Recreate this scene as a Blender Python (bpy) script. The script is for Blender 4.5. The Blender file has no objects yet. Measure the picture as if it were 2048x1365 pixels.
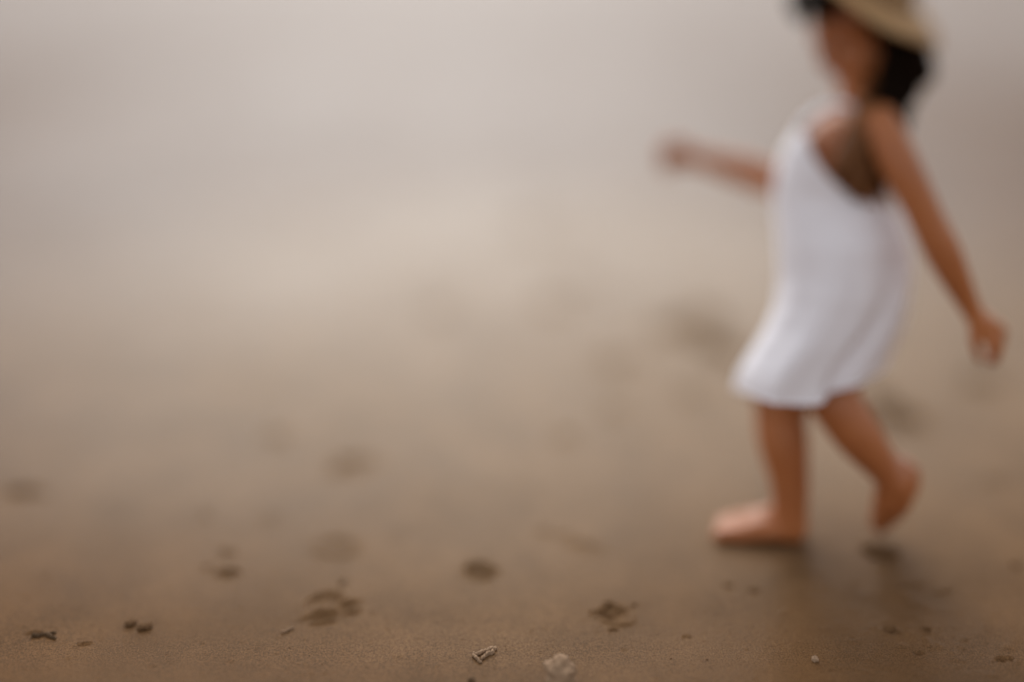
import bpy, bmesh, math, random
import numpy as np
from mathutils import Vector, Matrix, noise as mnoise

random.seed(7)
rng = np.random.default_rng(11)
scene = bpy.context.scene
col = scene.collection

# ------------------------------------------------------------------ camera
FPX = 2000.0            # focal length in photograph pixels (36 mm wide frame)
TILT = math.radians(16.0)
HZ = -768.0             # principal row of the shifted lens
CAMH = 1.00
cam_d = bpy.data.cameras.new("camera")
cam = bpy.data.objects.new("camera", cam_d)
col.objects.link(cam)
cam.location = (0, 0, CAMH)
cam.rotation_euler = (math.radians(90) + TILT, 0, 0)
cam_d.sensor_width = 36.0
cam_d.lens = FPX / 2048 * 36.0
cam_d.shift_y = (HZ - 682.5) / 2048.0
cam_d.clip_start = 0.05
cam_d.clip_end = 3000
cam_d.dof.use_dof = True
cam_d.dof.focus_distance = 1.388
cam_d.dof.aperture_fstop = 0.19
scene.camera = cam

# ------------------------------------------------------------------ light
SUN_EL, SUN_AZ = math.radians(40), math.radians(-5)    # azimuth from +Y (ahead), + is right
world = bpy.data.worlds.new("World")
scene.world = world
world.use_nodes = True
wn = world.node_tree
bg = wn.nodes["Background"]
sky = wn.nodes.new("ShaderNodeTexSky")
sky.sky_type = 'NISHITA'
sky.sun_disc = False
sky.sun_elevation = SUN_EL
sky.sun_rotation = SUN_AZ
sky.air_density = 1.0
sky.dust_density = 1.5
sky.ozone_density = 1.0
hs = wn.nodes.new("ShaderNodeHueSaturation")
hs.inputs["Saturation"].default_value = 0.10
wn.links.new(sky.outputs[0], hs.inputs["Color"])
wn.links.new(hs.outputs[0], bg.inputs[0])
bg.inputs[1].default_value = 0.13

sd = bpy.data.lights.new("sun", 'SUN')
sd.energy = 0.6
sd.angle = math.radians(44)
sd.color = (1.0, 0.995, 0.92)
sun = bpy.data.objects.new("sun", sd)
col.objects.link(sun)
sdir = Vector((math.sin(SUN_AZ) * math.cos(SUN_EL), math.cos(SUN_AZ) * math.cos(SUN_EL), math.sin(SUN_EL)))
sun.rotation_euler = sdir.to_track_quat('Z', 'Y').to_euler()
sun.location = sdir * 20

vs = scene.view_settings
vs.view_transform = 'Standard'
vs.look = 'None'
vs.gamma = 1
vs.exposure = 0.77
vs.use_curve_mapping = False
scene.render.engine = 'CYCLES'
scene.cycles.use_denoising = True
scene.cycles.max_bounces = 5

# ------------------------------------------------------------------ coordinates
ct, st = math.cos(TILT), math.sin(TILT)
def ray(u, v):
    x, y = (u - 1024) / FPX, -(v - HZ) / FPX
    return Vector((x, ct - y * st * 1.0, y * ct + st))
def P(u, v, d=1.98):
    r = ray(u, v)
    k = d / r.y
    return Vector((r.x * k, d, CAMH + r.z * k))
def G(u, v):
    r = ray(u, v)
    k = CAMH / -r.z
    return r.x * k, r.y * k

def ppm(u, v, d):
    return 1.0 / (P(u + 1, v, d) - P(u, v, d)).length
# ------------------------------------------------------------------ object helpers
def link(name, me, mat, parent=None):
    o = bpy.data.objects.new(name, me)
    col.objects.link(o)
    if mat and not me.materials:
        me.materials.append(mat)
    if parent:
        o.parent = parent
    return o
def tag(o, label=None, cat=None, group=None, kind=None):
    if label: o["label"] = label
    if cat: o["category"] = cat
    if group: o["group"] = group
    if kind: o["kind"] = kind
    return o
def mesh_of(bm, name, smooth=True):
    me = bpy.data.meshes.new(name)
    bm.to_mesh(me)
    bm.free()
    if smooth:
        me.polygons.foreach_set("use_smooth", [True] * len(me.polygons))
    return me
def grid_mesh(name, V, nu, nv, closed_u=False):
    me = bpy.data.meshes.new(name)
    fu = nu if closed_u else nu - 1
    faces = []
    for j in range(nv - 1):
        for i in range(fu):
            a, b = j * nu + i, j * nu + (i + 1) % nu
            faces.append((a, b, b + nu, a + nu))
    me.from_pydata([tuple(v) for v in V], [], faces)
    me.polygons.foreach_set("use_smooth", [True] * len(me.polygons))
    return me

# ------------------------------------------------------------------ materials
def mat_new(name):
    m = bpy.data.materials.new(name)
    m.use_nodes = True
    return m, m.node_tree, m.node_tree.nodes["Principled BSDF"]
def tex(nt, scale, detail=3, rough=0.55, typ="ShaderNodeTexNoise"):
    tc = nt.nodes.new("ShaderNodeTexCoord")
    n = nt.nodes.new(typ)
    n.inputs["Scale"].default_value = scale
    if typ == "ShaderNodeTexNoise":
        n.inputs["Detail"].default_value = detail
        n.inputs["Roughness"].default_value = rough
    nt.links.new(tc.outputs["Object"], n.inputs["Vector"])
    return n
def ramp(nt, src, stops):
    r = nt.nodes.new("ShaderNodeValToRGB")
    e = r.color_ramp.elements
    while len(e) < len(stops): e.new(0.5)
    for k, (p, c) in enumerate(stops):
        e[k].position = p
        e[k].color = (*c, 1) if len(c) == 3 else c
    nt.links.new(src, r.inputs[0])
    return r
def bump(nt, src, strength, dist, prev=None):
    b = nt.nodes.new("ShaderNodeBump")
    b.inputs["Strength"].default_value = strength
    b.inputs["Distance"].default_value = dist
    nt.links.new(src, b.inputs["Height"])
    if prev: nt.links.new(prev.outputs[0], b.inputs["Normal"])
    return b

def make_sand(name, c0, c1, wet=True):
    m, nt, p = mat_new(name)
    n1 = tex(nt, 1.3, 4)
    r = ramp(nt, n1.outputs[0], [(0.3, c0), (0.7, c1)])
    n2 = tex(nt, 420, 2, 0.7)
    r2 = ramp(nt, n2.outputs[0], [(0.3, (0.62, 0.62, 0.62)), (0.7, (1.38, 1.38, 1.38))])
    mx = nt.nodes.new("ShaderNodeMixRGB"); mx.blend_type = 'MULTIPLY'; mx.inputs[0].default_value = 1
    nt.links.new(r.outputs[0], mx.inputs[1]); nt.links.new(r2.outputs[0], mx.inputs[2])
    n5 = tex(nt, 7, 5, 0.65)
    r5 = ramp(nt, n5.outputs[0], [(0.32, (0.84, 0.84, 0.84)), (0.68, (1.12, 1.12, 1.12))])
    m5 = nt.nodes.new("ShaderNodeMixRGB"); m5.blend_type = 'MULTIPLY'; m5.inputs[0].default_value = 1
    nt.links.new(mx.outputs[0], m5.inputs[1]); nt.links.new(r5.outputs[0], m5.inputs[2])
    nt.links.new(m5.outputs[0], p.inputs["Base Color"])
    n3 = tex(nt, 260, 3, 0.7)
    b1 = bump(nt, n3.outputs[0], 0.8, 0.0026)
    n4 = tex(nt, 45, 3, 0.6)
    p.inputs["Specular IOR Level"].default_value = 0.0 if wet else 0.05
    b2 = bump(nt, n4.outputs[0], 0.35, 0.006, b1)
    nt.links.new(b2.outputs[0], p.inputs["Normal"])
    p.inputs["Roughness"].default_value = 0.8
    if wet:
        # a water film whose weight is lower where the sand was dug up
        dr = nt.nodes.new("ShaderNodeAttribute"); dr.attribute_name = "painted_glow"
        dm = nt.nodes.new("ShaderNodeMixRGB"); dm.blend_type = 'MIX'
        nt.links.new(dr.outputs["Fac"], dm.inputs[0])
        nt.links.new(r.outputs[0], dm.inputs[1]); dm.inputs[2].default_value = (0.280, 0.180, 0.102, 1)  # brighter middle ground painted into the sand colour
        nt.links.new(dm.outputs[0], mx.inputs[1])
        at = nt.nodes.new("ShaderNodeAttribute"); at.attribute_name = "dug"
        mr = nt.nodes.new("ShaderNodeMapRange")
        mr.inputs["To Min"].default_value = 1.0
        mr.inputs["To Max"].default_value = 0.1
        nt.links.new(at.outputs["Fac"], mr.inputs["Value"])
        fa = nt.nodes.new("ShaderNodeAttribute"); fa.attribute_name = "glow_film"
        fm = nt.nodes.new("ShaderNodeMapRange")
        fm.inputs["To Min"].default_value = WET_COAT
        fm.inputs["To Max"].default_value = 0.66  # stronger coat where the bright glow is put into the wet sand
        nt.links.new(fa.outputs["Fac"], fm.inputs["Value"])
        mm = nt.nodes.new("ShaderNodeMath"); mm.operation = 'MULTIPLY'
        nt.links.new(mr.outputs[0], mm.inputs[0]); nt.links.new(fm.outputs[0], mm.inputs[1])
        mr = mm
        nt.links.new(mr.outputs[0], p.inputs["Coat Weight"])
        p.inputs["Roughness"].default_value = WET_BASE_ROUGH
        nr = tex(nt, 2.2, 3)
        rr = nt.nodes.new("ShaderNodeMapRange")
        rr.inputs["From Min"].default_value = 0.3; rr.inputs["From Max"].default_value = 0.7
        rr.inputs["To Min"].default_value = WET_ROUGH - 0.05; rr.inputs["To Max"].default_value = WET_ROUGH + 0.05
        nt.links.new(nr.outputs[0], rr.inputs["Value"])
        nt.links.new(rr.outputs[0], p.inputs["Coat Roughness"])
        p.inputs["Coat IOR"].default_value = 1.42
        nb = bump(nt, n3.outputs[0], 0.30, 0.0014, None)
        nt.links.new(nb.outputs[0], p.inputs["Coat Normal"])
    return m
WET_COAT, WET_ROUGH, WET_BASE_ROUGH = 0.10, 0.36, 1.0
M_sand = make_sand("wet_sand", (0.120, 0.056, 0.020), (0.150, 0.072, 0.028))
M_clod = make_sand("damp_sand_clod", (0.28, 0.175, 0.105), (0.42, 0.285, 0.185), False)
M_dark = make_sand("dark_debris", (0.09, 0.052, 0.028), (0.13, 0.08, 0.045), False)
M_bits = make_sand("sand_grain", (0.14, 0.072, 0.034), (0.22, 0.13, 0.07), False)

def make_skin():
    m, nt, p = mat_new("tanned_skin")
    n = tex(nt, 9, 4)
    r = ramp(nt, n.outputs[0], [(0.3, (0.35, 0.112, 0.036)), (0.7, (0.46, 0.160, 0.053))])
    nt.links.new(r.outputs[0], p.inputs["Base Color"])
    p.inputs["Roughness"].default_value = 0.5
    p.inputs["Subsurface Weight"].default_value = 0.08
    p.inputs["Subsurface Radius"].default_value = (0.02, 0.008, 0.004)
    p.inputs["Subsurface Scale"].default_value = 0.3
    nb = tex(nt, 300, 2)
    nt.links.new(bump(nt, nb.outputs[0], 0.1, 0.001).outputs[0], p.inputs["Normal"])
    return m
M_skin = make_skin()
def simple(name, c0, c1, rough, scale, bs=0.2, bd=0.001, **kw):
    m, nt, p = mat_new(name)
    n = tex(nt, scale, 3)
    r = ramp(nt, n.outputs[0], [(0.3, c0), (0.7, c1)])
    nt.links.new(r.outputs[0], p.inputs["Base Color"])
    p.inputs["Roughness"].default_value = rough
    nt.links.new(bump(nt, n.outputs[0], bs, bd).outputs[0], p.inputs["Normal"])
    for k, v in kw.items():
        p.inputs[k.replace("_", " ")].default_value = v
    return m
M_dress = simple("white_cotton", (0.84, 0.80, 0.84), (0.89, 0.85, 0.89), 0.85, 30, 0.15, 0.003, Sheen_Weight=0.15)
M_hair = simple("dark_brown_hair", (0.004, 0.002, 0.001), (0.012, 0.006, 0.003), 0.8, 60, Specular_IOR_Level=0.05)
M_hair_tip = simple("light_brown_hair", (0.10, 0.034, 0.009), (0.26, 0.10, 0.024), 0.6, 60)
M_hair_mid = simple("brown_hair", (0.06, 0.022, 0.008), (0.15, 0.058, 0.018), 0.7, 60, Specular_IOR_Level=0.1)
M_straw = simple("woven_straw", (0.34, 0.19, 0.08), (0.46, 0.28, 0.13), 0.8, 160, 0.6, 0.002)
M_ribbon = simple("brown_ribbon", (0.22, 0.13, 0.06), (0.28, 0.17, 0.08), 0.6, 80)
M_eye = simple("eye_white", (0.35, 0.3, 0.27), (0.4, 0.34, 0.3), 0.2, 40, 0.0)
M_iris = simple("brown_iris", (0.03, 0.015, 0.008), (0.05, 0.025, 0.012), 0.2, 40, 0.0)
M_lip = simple("lips", (0.36, 0.11, 0.075), (0.40, 0.13, 0.09), 0.45, 60, 0.05)

# ------------------------------------------------------------------ beach
def axis(lo, hi, step, far, grow=1.13):
    a = list(np.arange(lo, hi + 1e-9, step))
    s, v, up = step, hi, []
    while v < far[1]:
        s *= grow; v += s; up.append(v)
    s, v, dn = step, lo, []
    while v > far[0]:
        s *= grow; v -= s; dn.append(v)
    return np.array(dn[::-1] + a + up)
xs = axis(-0.80, 0.84, 0.0026, (-1500, 1500))
y1 = list(np.arange(1.57, 2.32, 0.0026)); s, v = 0.0026, y1[-1]
while v < 1800:
    s *= 1.018 if v < 8 else 1.12
    v += s; y1.append(v)
s, v, dn = 0.0026, 1.57, []
while v > -1500:
    s *= 1.14; v -= s; dn.append(v)
ys = np.array(dn[::-1] + y1)
X, Y = np.meshgrid(xs, ys)
Z = np.zeros_like(X); DUG = np.zeros_like(X)

def vnoise(x, y, f, seed):
    """smooth value noise on a hashed lattice"""
    x = x * f; y = y * f
    xi = np.floor(x).astype(np.int64); yi = np.floor(y).astype(np.int64)
    xf = x - xi; yf = y - yi
    u = xf * xf * (3 - 2 * xf); w = yf * yf * (3 - 2 * yf)
    def h(a, b):
        n = (a * 374761393 + b * 668265263 + seed * 1442695041) & 0x7fffffff
        n = ((n ^ (n >> 13)) * 1274126177) & 0x7fffffff
        return ((n ^ (n >> 16)) & 0xffff) / 65535.0
    return (h(xi, yi) * (1 - u) + h(xi + 1, yi) * u) * (1 - w) + (h(xi, yi + 1) * (1 - u) + h(xi + 1, yi + 1) * u) * w - 0.5
near = np.exp(-np.maximum(np.hypot(X, Y - 2.4) - 2.0, 0) / 2.0)
Z += 0.008 * vnoise(X, Y, 1.1, 1) * near + 0.002 * vnoise(X, Y, 3.3, 2) * near
Z += (0.0006 * vnoise(X, Y, 17, 3) + 0.0003 * vnoise(X, Y, 48, 4) + 0.0003 * vnoise(X, Y, 120, 5)) * near
Z += 0.10 * vnoise(X, Y, 0.09, 8) * (1 - near) * np.exp(-np.hypot(X, Y) / 200)
# crumbly strip on the near right, where the feet have just been
cg = G(1770, 1190); cg2 = G(1900, 1290)
crumb = np.exp(-((X - cg[0]) / 0.15) ** 2 - ((Y - cg[1]) / 0.08) ** 2)
Z += crumb * 0.0024 * np.maximum(vnoise(X * 0.7, Y * 1.3, 60, 9), 0) * 1.6
crumb2 = np.exp(-((X - cg2[0]) / 0.12) ** 2 - ((Y - cg2[1]) / 0.06) ** 2)
Z += crumb2 * 0.0026 * np.maximum(vnoise(X, Y, 75, 10), 0) * 1.6

def dent(u, v, w, h, depth, rim=0.5, rot=0.0, lumps=0.5, seed=0, dug=0.8, ridge=0.0):
    """a print pressed in the sand: centre and size measured on the photograph, laid on the ground in metres"""
    global Z, DUG
    gx, gy = G(u, v)
    a = w / 2 / ppm(u, v, gy)
    y0, y2 = G(u, v + h / 2)[1], G(u, v - h / 2)[1]
    b = (y2 - y0) / 2
    ca, sa = math.cos(rot), math.sin(rot)
    m = (np.abs(X - gx) < 4 * max(a, b)) & (np.abs(Y - gy) < 4 * max(a, b))
    x, y = X[m] - gx, Y[m] - gy
    p, q = (x * ca + y * sa) / a, (-x * sa + y * ca) / b
    wob = 1 + 0.35 * vnoise(x, y, 0.9 / max(a, 1e-3), 20 + seed) + 0.25 * vnoise(x, y, 2.2 / a, 40 + seed)
    r = np.hypot(p, q) / wob
    inside = 1 / (1 + np.exp((r - 0.85) * 9))
    z = -depth * inside * (1 + lumps * 1.6 * vnoise(x, y, 2.6 / a, 60 + seed))
    z += rim * depth * np.exp(-((r - 1.12) / 0.2) ** 2) * (0.7 + 1.0 * vnoise(x, y, 1.5 / a, 80 + seed))
    z += ridge * np.exp(-((r - 1.1) / 0.22) ** 2) * np.clip(-q / np.maximum(r, .2), 0, 1) ** 1.5
    Z[m] += z
    DUG[m] = np.maximum(DUG[m], dug * np.clip(inside * 1.1 + 0.6 * np.exp(-((r - 1.1) / 0.25) ** 2), 0, 1))

dents = [
    (650, 1205, 92, 40, .0055, .5, .30, .8, 1, .45, .002), (640, 1230, 84, 16, -.0062, .0, .22, .4, 2, .2, .0), (690, 1210, 66, 9, -.0026, .0, .35, .4, 59, .2, .0), (645, 1246, 60, 6, .005, .0, .22, .3, 60, .8, 0),
    (700, 1205, 50, 14, -.005, 0, .5, .5, 3, .3, 0), (685, 1165, 18, 11, .006, .1, 0, .2, 4, .8, 0),
    (705, 1225, 40, 12, .005, .4, .4, .5, 31, .4, 0),
    (960, 1140, 66, 30, .013, .25, 0, .7, 5, 5.0, .003),
    (1225, 1226, 72, 34, .010, .3, -.3, 1.1, 6, 5.0, .003), (1217, 1207, 20, 12, .010, .2, 0, .2, 7, 7, 0),
    (1226, 1258, 18, 7, .007, .2, 0, .2, 8, .8, 0), (1270, 1208, 18, 6, .005, .2, 0, .2, 9, .6, 0),
    (1187, 1224, 18, 12, .006, .3, 0, .2, 10, .7, 0),
    (675, 1092, 92, 34, .004, .9, 0, .5, 11, .25, .002), (1168, 1092, 80, 24, .004, .5, -.25, .4, 12, .45, 0),
    (1087, 1061, 22, 14, .006, .1, 0, .2, 13, .8, 0), (1130, 1070, 40, 22, .004, .3, 0, .2, 14, .3, 0),
    (455, 1145, 52, 11, .007, .6, -.1, .4, 15, .5, .003), (455, 1105, 40, 8, .006, .6, 0, .4, 16, .5, .002),
    (414, 1136, 20, 9, .005, .3, 0, .4, 17, .5, 0), (436, 1150, 16, 10, .005, .3, 0, .4, 18, .5, 0),
    (45, 984, 70, 14, .012, .5, 0, .9, 19, .7, .003), (80, 988, 40, 8, .010, .4, 0, .6, 20, .7, 0),
    (408, 1032, 20, 9, .006, .2, 0, .3, 21, .6, 0), (540, 1040, 50, 14, .003, .4, 0, .3, 22, .2, 0),
    (715, 925, 90, 24, .010, .4, .1, .9, 23, .5, 0), (690, 945, 70, 16, .007, .4, 0, .9, 24, .4, 0),
    (555, 875, 50, 22, .008, .4, 0, .7, 25, .3, 0),
    (880, 622, 46, 22, .020, .2, 0, .4, 26, .9, 0), (1108, 606, 60, 26, .022, .2, 0, .4, 27, 1, 0),
    (1070, 460, 60, 24, .03, .2, 0, .4, 28, 1, 0), (1160, 560, 60, 20, .02, .2, 0, .4, 29, .7, 0),
    (1235, 590, 60, 16, .016, .2, 0, .4, 30, .7, 0),
    (1232, 722, 60, 30, .016, .3, 0, .5, 32, .8, 0), (1228, 818, 50, 18, .012, .3, 0, .5, 33, .7, 0),
    (1130, 872, 40, 18, .010, .3, 0, .5, 34, .6, 0), (1385, 790, 50, 24, .010, .3, 0, .5, 35, .6, 0),
    (1345, 655, 80, 34, .035, .2, 0, .5, 36, 1, .0), (1405, 640, 84, 44, .035, .2, 0, .5, 37, 1, 0),
    (1452, 700, 62, 38, .045, .15, 0, .4, 38, 1, 0), (1415, 680, 60, 26, .03, .15, 0, .4, 48, 1, 0),
    (1758, 795, 56, 32, .028, .3, 0, .7, 39, 1, 0), (1790, 832, 80, 36, .034, .3, 0, .8, 40, 1, 0),
    (1832, 840, 40, 26, .026, .3, 0, .5, 41, 1, 0),
    (1968, 762, 84, 18, .03, .3, 0, .6, 42, 1, 0),
    (1762, 1103, 66, 26, .022, .15, -.1, .5, 43, 8, .0), (1735, 1095, 26, 18, .02, .1, 0, .2, 44, 1, 0),
    (1457, 1168, 22, 9, .005, .3, 0, .3, 45, .6, 0), (1512, 1178, 26, 10, .004, .3, 0, .3, 46, .5, 0),
    (2030, 1128, 22, 9, .008, .3, 0, .3, 47, .8, 0), (1600, 1145, 60, 14, .003, .5, -.2, .8, 49, .2, 0),
    (1838, 1303, 22, 8, .004, .4, 0, .5, 61, .4, 0), (2008, 1315, 40, 10, .004, .5, .1, .6, 62, .4, 0),
    (1780, 1258, 30, 12, .007, .5, 0, .5, 50, .5, 0), (1852, 1256, 16, 12, .006, .5, 0, .5, 51, .5, 0),
    (1530, 1080, 200, 22, .006, .3, 0, .3, 52, .3, 0),
    (70, 1270, 40, 8, .004, .3, 0, .3, 53, .4, 0), (1375, 1270, 24, 7, .003, .5, 0, .3, 54, .2, 0),
    (1820, 1170, 60, 8, .003, .8, .2, .5, 55, .2, 0), (1890, 1180, 60, 6, .003, .8, .2, .5, 56, .2, 0),
    (170, 1290, 30, 8, .003, .8, .2, .5, 57, .3, 0), (1990, 960, 50, 8, .006, .6, 0, .6, 58, .4, 0),
]
for d in dents:
    d = list(d); d[4] *= .6 if d[1] < 1100 else .7; d[9] *= .5 if d[1] < 1100 else .09
    if d[1] < 1050 and d[0] < 1300: d[4] *= .8; d[9] *= .9
    dent(*d)
for k in range(150):     # scattered tiny pits and crumbs of the worked surface
    u, v = random.uniform(-40, 2090), 1365 - 330 * random.random() ** 1.5
    w = random.uniform(5, 15)
    dent(u, v, w, w * .45, random.choice([-1, 1]) * random.uniform(.0004, .0012), .3, 0, .4, 100 + k, .2, 0)

ny, nx = X.shape
me = bpy.data.meshes.new("beach")
me.vertices.add(nx * ny)
me.vertices.foreach_set("co", np.stack([X, Y, Z], -1).astype(np.float32).ravel())
i0 = (np.arange(ny - 1)[:, None] * nx + np.arange(nx - 1)[None]).ravel()
quads = np.stack([i0, i0 + 1, i0 + 1 + nx, i0 + nx], -1).astype(np.int32)
me.loops.add(quads.size)
me.loops.foreach_set("vertex_index", quads.ravel())
me.polygons.add(len(quads))
me.polygons.foreach_set("loop_start", np.arange(0, quads.size, 4, dtype=np.int32))
me.polygons.foreach_set("use_smooth", np.ones(len(quads), bool))
at = me.attributes.new("dug", 'FLOAT', 'POINT')
at.data.foreach_set("value", DUG.astype(np.float32).ravel())
# wet film on the flat, weighted to paint the bright glow and duller sides
fr = np.hypot((X + 0.45) / 3.7, (Y - 5.2) / 4.5) * (1 + 0.28 * vnoise(X, Y, 0.8, 71) + 0.12 * vnoise(X, Y, 2.3, 72))
ft = np.clip((fr - 0.30) / 0.95, 0, 1)
GLOW_FILM = 1 - ft * ft * (3 - 2 * ft)
ft = np.clip((Y - 3.0) / 4.5, 0, 1)
GLOW_FILM = np.maximum(GLOW_FILM * (.35 + .65 * np.clip((Y + .12 * vnoise(X, Y, 1.7, 73) - 1.8) / 1.3, 0, 1)) - .22 * np.clip((2.2 - Y) / .5, 0, 1), 0)
GLOW_FILM = np.maximum(GLOW_FILM, ft * ft * (3 - 2 * ft) * .85)
# paler sand tone; bright middle and darker sides of the view painted into colour
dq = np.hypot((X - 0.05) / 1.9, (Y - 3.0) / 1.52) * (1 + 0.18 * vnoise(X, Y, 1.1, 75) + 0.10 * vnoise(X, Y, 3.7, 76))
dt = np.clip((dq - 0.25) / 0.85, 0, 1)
PAINTED_GLOW = (1 - dt * dt * (3 - 2 * dt)) * .9
at = me.attributes.new("painted_glow", 'FLOAT', 'POINT')
at.data.foreach_set("value", PAINTED_GLOW.astype(np.float32).ravel())
at = me.attributes.new("glow_film", 'FLOAT', 'POINT')
at.data.foreach_set("value", GLOW_FILM.astype(np.float32).ravel())
me.update(calc_edges=True)
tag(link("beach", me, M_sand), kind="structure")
def ground_z(x, y):
    i = int(np.clip(np.searchsorted(xs, x), 0, nx - 1)); j = int(np.clip(np.searchsorted(ys, y), 0, ny - 1))
    return float(Z[j, i])

# ------------------------------------------------------------------ the child: one continuous body
def ball(bm, c, r, rot=None, seg=20):
    if not hasattr(r, "__len__"): r = (r, r, r)
    M = Matrix.Translation(c) @ ((rot or Matrix.Identity(3)).to_4x4()) @ Matrix.Diagonal((*r, 1))
    bmesh.ops.create_uvsphere(bm, u_segments=seg, v_segments=seg * 3 // 4, radius=1, matrix=M)
def limb(bm, pts, seg=18, flat=None):
    """tapered tube through (point, radius) with round ends; smooth in between"""
    n = len(pts)
    dense = []
    for i in range(n - 1):
        p0, p1, p2, p3 = (pts[max(i - 1, 0)], pts[i], pts[i + 1], pts[min(i + 2, n - 1)])
        K = 6
        for k in range(K + (i == n - 2)):
            t = k / K
            f = lambda a, b, c, d: 0.5 * ((2 * b) + (c - a) * t + (2 * a - 5 * b + 4 * c - d) * t * t + (-a + 3 * b - 3 * c + d) * t ** 3)
            dense.append((f(p0[0], p1[0], p2[0], p3[0]), f(p0[1], p1[1], p2[1], p3[1])))
    rings = []
    for i, (p, r) in enumerate(dense):
        t = (dense[min(i + 1, len(dense) - 1)][0] - dense[max(i - 1, 0)][0]).normalized()
        up = Vector((0, 1, 0)) if abs(t.y) < 0.9 else Vector((0, 0, 1))
        a = t.cross(up).normalized(); b = t.cross(a).normalized()
        rings.append([bm.verts.new(p + (a * math.cos(q) + b * math.sin(q) * (flat or 1)) * r)
                      for q in [2 * math.pi * s / seg for s in range(seg)]])
    for A, B in zip(rings, rings[1:]):
        for s in range(seg):
            bm.faces.new((A[s], A[(s + 1) % seg], B[(s + 1) % seg], B[s]))
    bm.faces.new(rings[0][::-1]); bm.faces.new(rings[-1])
    for e in (0, -1):
        ball(bm, dense[e][0], (dense[e][1],) * 3 if not flat else (dense[e][1], dense[e][1] * flat, dense[e][1]), seg=14)

D = 1.98
person = bpy.data.objects.new("person", None)
col.objects.link(person)
tag(person, "small barefoot child in a white sleeveless dress and straw hat walking on wet sand", "person")

bm = bmesh.new()
# torso
sh_n, sh_f = P(1752, 252, D - .085), P(1690, 262, D + .085)
hip_n, hip_f = P(1688, 590, D - .035), P(1670, 595, D + .05)
limb(bm, [(P(1688, 585, D), .072), (P(1682, 500, D), .068), (P(1674, 400, D), .066), (P(1688, 300, D), .064), (P(1708, 262, D), .045)], 24, 1.15)
limb(bm, [(sh_n, .030), (P(1722, 250, D), .042), (sh_f, .030)], 18)
limb(bm, [(hip_n, .050), (hip_f, .056)], 20)
limb(bm, [(P(1716, 262, D), .040), (P(1712, 205, D), .033), (P(1716, 150, D), .036)], 18)
# near arm, swung back
limb(bm, [(P(1764, 250, D - .09), .033), (P(1800, 330, D - .115), .034), (P(1850, 432, D - .125), .030), (P(1888, 510, D - .125), .030),
          (P(1935, 605, D - .12), .0185), (P(1950, 630, D - .12), .0175)], 18)
# far arm, reaching forward
limb(bm, [(sh_f, .028), (P(1620, 330, D + .12), .028), (P(1560, 362, D + .15), .0255), (P(1500, 345, D + .17), .0265), (P(1400, 318, D + .20), .017), (P(1380, 314, D + .205), .016)], 18)
# kneecaps and elbow
ball(bm, P(1532, 812, D + .018), (.018, .022, .024)); ball(bm, P(1646, 800, D - .05), (.022, .024, .022)); ball(bm, P(1858, 440, D - .125), (.026, .024, .026))
# hands
def hand(bm, w, fwd, side, curl, L=.046, thumb=1, open_=0.25):
    """w wrist point, fwd pointing to fingers, side across palm towards the thumb, curl = palm normal"""
    fwd, side, curl = fwd.normalized(), side.normalized(), curl.normalized()
    limb(bm, [(w, .0155), (w + fwd * .018, .0165)], 14)
    for k in range(4):
        o = (1.5 - k) * .0105
        limb(bm, [(w + side * o * .6, .009), (w + fwd * L + side * o, .0082)], 12)
    ball(bm, w + fwd * L * .55, (.018, .013, .018), Matrix((side, curl, fwd)).transposed())
    for k, ln in enumerate([.038, .042, .039, .031]):
        o = (1.5 - k) * .0125
        p = w + fwd * L * .98 + side * o
        pts = [(p, .0066)]
        ang = open_ * 0.5
        for s, part in enumerate((.42, .32, .26)):
            d_ = fwd * math.cos(ang) + curl * math.sin(ang) + side * (1.5 - k) * .05
            p = p + d_ * ln * part
            pts.append((p, .0062 - .0006 * s))
            ang += open_ * (1.0 + .12 * k)
        limb(bm, pts, 10)
    t0 = w + fwd * .010 + side * .012
    t1 = t0 + (fwd * .55 + side * .75 + curl * .35).normalized() * .022
    t2 = t1 + (fwd * .85 + side * .35 + curl * .5).normalized() * .017
    t3 = t2 + (fwd * .9 + curl * .6).normalized() * .012
    limb(bm, [(t0, .0095), (t1, .0080), (t2, .0072), (t3, .0062)], 10)
hand(bm, P(1945, 626, D - .12), Vector((.70, -.05, -.71)), Vector((-.62, -.45, -.62)), Vector((-.35, .80, -.45)), open_=.8)
hand(bm, P(1384, 315, D + .205), Vector((-1, .1, .12)), Vector((.05, -.35, .9)), Vector((.0, -.8, -.5)), open_=1.0)
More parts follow.
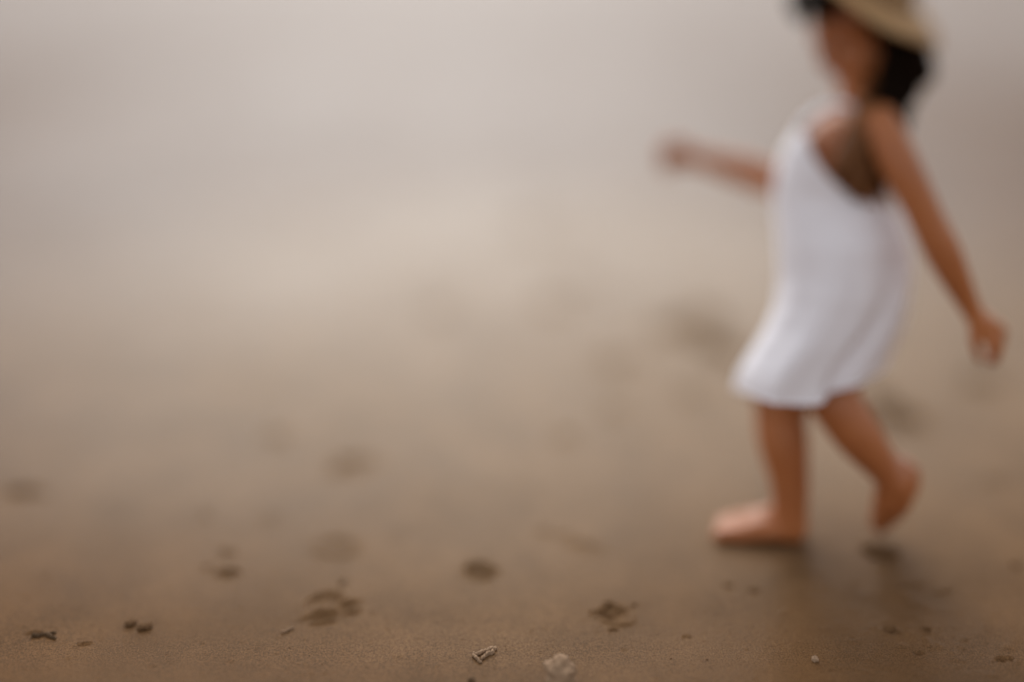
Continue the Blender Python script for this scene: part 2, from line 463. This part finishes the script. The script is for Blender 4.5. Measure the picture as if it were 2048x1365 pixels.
# legs: far leg stands, near leg pushes off behind
GZ1 = 0.0
fu = P(1580, 1080, D + .005)
limb(bm, [(hip_f, .066), (P(1612, 690, D + .04), .059), (P(1562, 800, D + .02), .043), (P(1560, 820, D + .02), .042), (P(1566, 885, D + .015), .042),
          (P(1578, 960, D + .01), .032), (P(1580, 1025, D + .01), .0275), (P(1582, 1042, D + .01), .0275)], 22)
limb(bm, [(hip_n, .055), (P(1670, 690, D - .030), .052), (P(1660, 780, D - .045), .0435), (P(1672, 805, D - .055), .0415), (P(1712, 862, D - .06), .039),
          (P(1765, 930, D - .06), .0275), (P(1790, 962, D - .06), .026)], 22)
def foot(bm, heel, fwd, up, K=1.0):
    """heel = point on the sole under the heel; fwd along the sole, up away from it"""
    fwd, up = fwd.normalized(), up.normalized()
    side = fwd.cross(up).normalized()
    q = lambda f, s, u: heel + (fwd * f + side * s + up * u) * K
    ball(bm, q(.024, 0, .026), (.028, .024, .027), Matrix((fwd, side, up)).transposed())
    for s, r in ((-.013, .013), (.0, .014), (.014, .0135)):
        limb(bm, [(q(.02, s * .7, .018), .017), (q(.065, s, .0185 - abs(s) * .1), .0150), (q(.115, s * 1.5, .0095), .0095)], 12)
    ball(bm, q(.040, 0, .027), (.030, .018, .018), Matrix((fwd, side, up)).transposed())
    for k in range(5):
        s = -.022 + k * .0108
        ln = [.026, .025, .023, .020, .016][k]
        r = [.0088, .0070, .0067, .0063, .0060][k]
        limb(bm, [(q(.112, s * .9, .011), r), (q(.118 + ln * .55, s, .011), r * .95), (q(.118 + ln, s * 1.02, .0085), r * .9)], 10)
hx, hy = G(1612, 1076)
foot(bm, Vector((hx, D + .015, -.004)), Vector((-1, .10, 0)), Vector((0, 0, 1)))
hl = P(1826, 985, D - .06)
foot(bm, P(1846, 966, D - .06), (P(1750, 1056, D + .055) - P(1846, 966, D - .06)), Vector((-.74, 0.05, .66)), .94)
limb(bm, [(P(1786, 952, D - .055), .029), (P(1788, 985, D - .050), .030), (P(1772, 1020, D - .02), .0225), (P(1758, 1044, D + .015), .015)], 16, .85)
# head: turned a little to the camera and down
HC = P(1712, 58, D + .01)
F = Vector((-.90, -.28, -.36)).normalized()          # where the face points
U = Vector((-.14, 0, 1)); U = (U - F * U.dot(F)).normalized()
S = F.cross(U).normalized()
if S.y > 0: S = -S                                   # towards the camera side
HR = Matrix((F, S, U)).transposed()
HS_ = 1.08
h = lambda f, s, u: HC + (F * f + S * s + U * u) * HS_
ball(bm, h(-.008, 0, .018), (.086, .070, .076), HR, 32)
ball(bm, h(.022, 0, -.028), (.055, .056, .062), HR, 28)
ball(bm, h(.052, 0, -.070), (.019, .022, .016), HR)        # chin
ball(bm, h(.048, .030, -.032), (.026, .022, .024), HR); ball(bm, h(.048, -.030, -.032), (.026, .022, .024), HR)
limb(bm, [(h(.070, 0, .004), .007), (h(.083, 0, -.014), .0085), (h(.084, 0, -.020), .0095)], 12)   # nose
for s in (-1, 1):
    ball(bm, h(.078, s * .008, -.022), (.008, .006, .005), HR)
    ball(bm, h(.060, s * .026, .016), (.012, .017, .006), HR)       # brow
    ball(bm, h(-.006, s * .069, -.008), (.012, .006, .019), HR)     # ear
    ball(bm, h(-.010, s * .074, .000), (.012, .005, .014), HR)
ball(bm, h(.070, 0, -.040), (.009, .014, .004), HR); ball(bm, h(.068, 0, -.048), (.009, .012, .0045), HR)
me = mesh_of(bm, "body_raw")
tmp = bpy.data.objects.new("tmp", me); col.objects.link(tmp)
md = tmp.modifiers.new("r", 'REMESH'); md.mode = 'VOXEL'; md.voxel_size = .0026; md.use_smooth_shade = True
ms = tmp.modifiers.new("s", 'SMOOTH'); ms.factor = .5; ms.iterations = 6
dg = bpy.context.evaluated_depsgraph_get()
body_me = bpy.data.meshes.new_from_object(tmp.evaluated_get(dg))
body_me.name = "body"
bpy.data.objects.remove(tmp)
body_me.materials.clear()
body = link("body", body_me, M_skin, person)
body_me.polygons.foreach_set("use_smooth", [True] * len(body_me.polygons))
for s in (-1, 1):
    b = bmesh.new(); ball(b, h(.060, s * .027, .000), (.0125, .0125, .0115), HR)
    e = link("eye", mesh_of(b, "eye"), M_eye, person)
    b = bmesh.new(); ball(b, h(.0700, s * .027, -.001), (.0035, .006, .006), HR)
    link("iris", mesh_of(b, "iris"), M_iris, e)
for s in (-1, 1):
    b = bmesh.new(); ball(b, h(.0605, s * .027, .0035), (.0138, .0138, .0105), HR)
    link("eyelid", mesh_of(b, "eyelid"), M_skin, person)
b = bmesh.new()
ball(b, h(.076, 0, -.0405), (.0045, .0125, .0035), HR); ball(b, h(.0745, 0, -.0475), (.0045, .0105, .0042), HR)
link("lips", mesh_of(b, "lips"), M_lip, person)

# ------------------------------------------------------------------ dress
def lerp_tab(tab, v):
    return np.interp(v, [t[0] for t in tab], [t[1] for t in tab])
Lx = [(230, 1608), (262, 1590), (300, 1566), (350, 1552), (400, 1547), (500, 1554), (560, 1556), (610, 1548), (660, 1528), (700, 1505), (740, 1482), (770, 1474), (810, 1480)]
Rx = [(230, 1700), (262, 1720), (300, 1745), (350, 1765), (400, 1788), (450, 1808), (500, 1820), (560, 1823), (610, 1818), (660, 1804), (700, 1786), (740, 1764), (770, 1748), (810, 1735)]
Bd = [(230, .088), (300, .092), (400, .094), (500, .122), (600, .134), (700, .138), (810, .136)]
hem_t = [(-180, 775), (-150, 786), (-120, 800), (-95, 812), (-75, 806), (-62, 795), (-50, 772), (-30, 758), (0, 722), (40, 745), (90, 790), (140, 790), (180, 775)]
top_t = [(-180, 262), (-150, 258), (-128, 268), (-112, 300), (-95, 345), (-75, 392), (-50, 412), (-20, 418), (0, 420), (40, 412), (80, 370), (115, 300), (140, 262), (180, 262)]
def dress_pt(phi, v, t, fold=1.0, inset=0):
    l, r = lerp_tab(Lx, v), lerp_tab(Rx, v)
    cx, a = (l + r) / 2, (r - l) / 2 / ppm(l, v, D)
    b = lerp_tab(Bd, v)
    ph = math.radians(phi)
    base = P(cx, v, D + b * math.sin(ph))
    g = max(0, (v - 330) / 480)
    k = 1 + fold * g * (.026 * math.sin(6 * ph + .018 * v) + .013 * math.sin(11 * ph + 1.3 + .012 * v) + .004 * math.sin(19 * ph + .5 + .01 * v))
    k += fold * .008 * math.sin(5 * ph + v * .03)
    # one deep pleat running down from the waist at the near back
    pc = -28 - 34 * min(1, max(0, (v - 430) / 330))
    k -= fold * .16 * min(1, max(0, (v - 470) / 240)) * math.exp(-((phi - pc) / 9.0) ** 2)
    k -= inset
    return Vector((base.x + a * k * math.cos(ph), D + b * k * math.sin(ph), base.z))
NU, NV = 260, 90
V = []
for j in range(NV):
    t = j / (NV - 1)
    for i in range(NU):
        phi = -180 + 360 * i / NU
        v = lerp_tab(hem_t, phi) * (1 - t) + lerp_tab(top_t, phi) * t
        V.append(dress_pt(phi, v, t))
dme = grid_mesh("dress", V, NU, NV, True)
dress = link("dress", dme, M_dress, person)
so = dress.modifiers.new("thick", 'SOLIDIFY'); so.thickness = .0018; so.offset = -1
# hem band, a turned edge
b = bmesh.new()
def tube(bm, pts, r, seg=8, closed=False):
    rings = []
    n = len(pts)
    for i, p in enumerate(pts):
        if closed: t = (pts[(i + 1) % n] - pts[i - 1])
        else: t = pts[min(i + 1, n - 1)] - pts[max(i - 1, 0)]
        t = t.normalized()
        a = t.cross(Vector((0, 0, 1)) if abs(t.z) < .9 else Vector((1, 0, 0))).normalized(); c = t.cross(a)
        rr = r(i / max(n - 1, 1)) if callable(r) else r
        rings.append([bm.verts.new(p + (a * math.cos(q) + c * math.sin(q)) * rr) for q in [2 * math.pi * s / seg for s in range(seg)]])
    prs = list(zip(rings, rings[1:])) + ([(rings[-1], rings[0])] if closed else [])
    for A, B in prs:
        for s in range(seg): bm.faces.new((A[s], A[(s + 1) % seg], B[(s + 1) % seg], B[s]))
    if not closed:
        bm.faces.new(rings[0][::-1]); bm.faces.new(rings[-1])
tube(b, [dress_pt(-180 + 360 * i / NU, lerp_tab(hem_t, -180 + 360 * i / NU), 0) for i in range(NU)], .0022, 6, True)
link("hem", mesh_of(b, "hem"), M_dress, dress)
for (s0, sh, s1) in ((dress_pt(-150, 262, 1), P(1712, 222, D - .066), dress_pt(-30, 418, 1)), (dress_pt(150, 262, 1), P(1690, 230, D + .062), dress_pt(40, 412, 1))):
    b = bmesh.new()
    pts = []
    for k in range(15):
        t = k / 14
        pts.append(s0 * (1 - t) ** 2 + (sh * 2 - (s0 + s1) * .5) * 2 * t * (1 - t) + s1 * t * t)
    tube(b, pts, .006, 8)
    link("strap", mesh_of(b, "strap"), M_dress, dress)

# ------------------------------------------------------------------ hair: a cap and many hanging locks
b = bmesh.new()
ball(b, h(-.014, 0, .022), (.088, .075, .077), HR, 40)
# keep the face free
for vtx in list(b.verts):
    q = vtx.co - HC
    f, s, u = q.dot(F), q.dot(S), q.dot(U)
    if f > .030 and u < .066 or (f > .012 and u < .0):
        b.verts.remove(vtx)
cap = mesh_of(b, "hair")
b = bmesh.new(); b.from_mesh(cap)
ball(b, P(1806, 112, D + .0), (.050, .058, .048)); ball(b, P(1822, 130, D), (.040, .055, .040)); 
ball(b, P(1785, 165, D - .0), (.050, .055, .045))
ball(b, P(1770, 215, D + .0), (.044, .050, .05))
def lock(b, p0, p1, p2, p3, r):
    pts = []
    for k in range(13):
        t = k / 12
        pts.append(p0 * (1 - t) ** 3 + p1 * 3 * t * (1 - t) ** 2 + p2 * 3 * t * t * (1 - t) + p3 * t ** 3)
    tube(b, pts, lambda t: r * (1 - .75 * t ** 2), 6)
rr = random.Random(3)
for k in range(170):
    a = rr.random(); s = rr.uniform(-1, 1)
    p0 = h(-.03 - .055 * a, s * .066, .02 + .04 * rr.random())
    p1 = P(1780 + 70 * a, 130, D + s * .06)
    p2 = P(1738 + 60 * rr.random(), 235, D - .02 + s * .085)
    p3 = P(1722 + 96 * rr.random(), 262 + 100 * rr.random(), D - .03 + s * .080)
    lock(b, p0, p1, p2, p3, rr.uniform(.004, .0075))
for k in range(70):        # fringe over the forehead
    s = rr.uniform(-1, 1)
    lock(b, h(.02, s * .05, .098), h(.07, s * .06, .09), h(.088 - .02 * s * s, s * .066, .065), h(.090 - .03 * s * s, s * .070, .044 + .018 * rr.random()), .005)
for k in range(60):        # front locks beside the face
    s = -1 if k % 5 == 0 else 1
    p0 = h(.0 + .02 * rr.random(), s * .074, .03)
    p1 = h(-.01 - .03 * rr.random(), s * .082, -.05)
    p2 = P(1718 + 40 * rr.random(), 220, D - s * .082)
    p3 = P(1700 + 60 * rr.random(), 250 + 120 * rr.random(), D - s * (.080 + .015 * rr.random()))
    lock(b, p0, p1, p2, p3, rr.uniform(.0035, .006))
hair = link("hair", mesh_of(b, "hair"), M_hair, person)
b = bmesh.new()
for k in range(110):       # locks falling over the near shoulder blade
    x = rr.random()
    p0 = P(1735 + 45 * rr.random(), 150 + 40 * rr.random(), D - .045)
    p3 = P(1700 + 74 * x, 330 + 75 * rr.random(), D - .092 - .010 * rr.random())
    lock(b, p0, P(1716 + 55 * x, 225, D - .082), P(1704 + 66 * x, 300, D - .095), p3, rr.uniform(.004, .007))
link("hair_length", mesh_of(b, "hair_length"), M_hair_mid, hair)
b = bmesh.new()
for k in range(80):
    x = rr.random()
    p0 = P(1716 + 30 * x, 205 + 30 * rr.random(), D - .078 - .012 * rr.random())
    p3 = P(1662 + 70 * x, 335 + 60 * rr.random() * (.4 + x), D - .090 - .012 * rr.random())
    lock(b, p0, p0.lerp(p3, .33) + Vector((-.006, -.008, 0)), p0.lerp(p3, .66) + Vector((-.004 + .01 * rr.random(), -.006, 0)), p3, rr.uniform(.004, .007))
tag(link("hair_ends", mesh_of(b, "hair_ends"), M_hair_tip, hair), "lighter brown ends of the long hair")

# ------------------------------------------------------------------ straw hat
hc = h(-.050, .0, .074)
HU = (U + F * .02 + Vector((.86, -.34, 0))).normalized()       # tipped towards the back of the head
HF = (F - HU * F.dot(HU)).normalized(); HS = HU.cross(HF).normalized()
prof = [(.0, .078), (.03, .077), (.055, .072), (.074, .058), (.083, .035), (.087, .012), (.089, 0), (.095, -.002), (.115, -.005), (.135, -.010), (.152, -.018)]
NS = 72
V = []
for (r, z) in prof:
    r *= 1.16
    for i in range(NS):
        q = 2 * math.pi * i / NS
        k = max(0, (r - .104) / .07)
        zz = z + k * (.010 * math.sin(2 * q + .6) + .004 * math.sin(5 * q)) - k * .020 * max(0, -math.cos(q))
        rad = r * (1 + .01 * math.sin(3 * q))
        V.append(hc + HF * (rad * math.cos(q) * 1.04) + HS * (rad * math.sin(q) * .96) + HU * zz)
hat = link("hat", grid_mesh("hat", V, NS, len(prof), True), M_straw, person)
so = hat.modifiers.new("thick", 'SOLIDIFY'); so.thickness = .003; so.offset = 0
V = []
for z in (.004, .012, .024):
    r = 1.16 * (.0905 if z < .01 else (.0895 if z < .02 else .0870))
    for i in range(NS):
        q = 2 * math.pi * i / NS
        V.append(hc + HF * (r * math.cos(q) * 1.04) + HS * (r * math.sin(q) * .96) + HU * z)
rb = link("hat_band", grid_mesh("hat_band", V, NS, 3, True), M_ribbon, hat)
so = rb.modifiers.new("thick", 'SOLIDIFY'); so.thickness = .002; so.offset = 0

# base of the person at the standing foot
base = Vector((fu.x, D + .01, 0))
person.location = base
for ch in list(person.children):
    ch.matrix_parent_inverse = Matrix.Translation(-base)

# ------------------------------------------------------------------ small things lying on the sand
def rock(r, seed, disp=.3, freq=2.0, sub=4, mat=M_clod, flat=1.0, name="sand_clod"):
    b = bmesh.new()
    bmesh.ops.create_icosphere(b, subdivisions=sub, radius=1)
    for vtx in b.verts:
        p = vtx.co.copy()
        n = mnoise.noise(p * freq + Vector((seed, 0, 0))) * disp + mnoise.noise(p * freq * 3 + Vector((0, seed, 0))) * disp * .45 \
            + mnoise.noise(p * freq * 8 + Vector((0, 0, seed))) * disp * .25
        vtx.co = p * (1 + n)
        vtx.co.x *= r[0]; vtx.co.y *= r[1]; vtx.co.z *= r[2]
    return mesh_of(b, name)
def place(name, u, v, r, seed, label, cat, mat=M_clod, disp=.3, freq=2.0, sub=4, rot=0, group=None, sink=.3):
    x, y = G(u, v)
    o = link(name, rock(r, seed, disp, freq, sub, mat, name=name), mat)
    o.location = (x, y, ground_z(x, y) + r[2] * (1 - sink))
    o.rotation_euler = (0, 0, rot)
    tag(o, label, cat, group)
    return o
place("sand_clod", 1119, 1362, (.0205, .017, .0145), 3.3, "pale crumbly clod of sand standing on the beach at the bottom edge", "clod", disp=.34, freq=1.7, sub=5, sink=.35)
place("sand_lump", 1128, 1386, (.014, .007, .004), 5.1, "low crumb of sand lying in front of the pale crumbly clod", "clod", mat=M_bits, sub=4, sink=.3)
place("pebble", 261, 1250, (.0085, .006, .004), 1.2, "small brown pebble, left of the two lying close together on the sand", "pebble", mat=M_bits, rot=.4, disp=.2)
place("pebble", 290, 1256, (.0105, .006, .004), 2.2, "longer brown pebble, right of the two lying close together on the sand", "pebble", mat=M_bits, rot=.3, disp=.2)
place("pebble", 685, 1166, (.0055, .005, .0035), 4.2, "dark round pebble above the large ridged footprint", "pebble", mat=M_dark, disp=.15, sub=3)
def twig(name, pts, r, label, cat, mat, forks=()):
    b = bmesh.new()
    for path in [pts] + list(forks):
        q = []
        for (u, v) in path:
            x, y = G(u, v)
            q.append(Vector((x, y, ground_z(x, y) + r * .25)))
        qq = []
        for a, c in zip(q, q[1:]):
            for k in range(5):
                p = a.lerp(c, k / 5)
                qq.append(p + Vector((random.uniform(-1, 1), random.uniform(-1, 1), random.uniform(0, 1))) * r * .5)
        qq.append(q[-1])
        tube(b, qq, lambda t: r * (1 - .4 * t), 8)
    o = link(name, mesh_of(b, name), mat)
    return tag(o, label, cat)
twig("twig", [(992, 1296), (975, 1302), (958, 1306), (946, 1310), (956, 1320), (963, 1324)], .0028, "forked sand-coated twig left of the pale crumbly clod", "twig", M_clod, [[(985, 1305), (972, 1310), (962, 1318)]])
twig("twig", [(62, 1276), (80, 1275), (96, 1271), (112, 1268)], .0026, "dark twig in the shaded lower left of the beach", "twig", M_dark, [[(94, 1272), (104, 1278), (112, 1280)]])
twig("twig", [(562, 1266), (576, 1262), (588, 1257)], .0020, "short straight twig left below the large ridged footprint", "twig", M_clod)
place("pebble", 943, 1360, (.005, .0035, .0025), 9.2, "small pebble at the bottom edge left of the pale clod", "pebble", mat=M_dark, disp=.2, sub=3)
place("pebble", 1630, 1318, (.005, .004, .003), 6.2, "pale pebble on the darker sand below the standing foot", "pebble", mat=M_clod, disp=.25, sub=3)

# loose coarse grains strewn on the near sand: nobody could count them
gr = random.Random(5)
bb = bmesh.new(); bmesh.ops.create_icosphere(bb, subdivisions=1, radius=1)
IV = np.array([v.co[:] for v in bb.verts]); IF = [[v.index for v in f.verts] for f in bb.faces]; bb.free()
V, Fc = [], []
for k in range(2600):
    u = gr.uniform(-60, 2110); v = 1400 - 360 * gr.random() ** 1.7
    x, y = G(u, v)
    r = gr.uniform(.0003, .0008) * (1.8 if gr.random() < .03 else 1)
    q = gr.random() * 6
    w = IV * (r * gr.uniform(.8, 1.6), r, r * .6)
    w = np.stack([w[:, 0] * math.cos(q) - w[:, 1] * math.sin(q) + x, w[:, 0] * math.sin(q) + w[:, 1] * math.cos(q) + y, w[:, 2] + ground_z(x, y) + r * .2], -1)
    Fc += [[i + len(V) for i in f] for f in IF]
    V += w.tolist()
me = bpy.data.meshes.new("sand_grains")
me.from_pydata(V, [], Fc)
tag(link("sand_grains", me, M_bits), "loose coarse grains strewn over the near sand", "sand grains", kind="stuff")
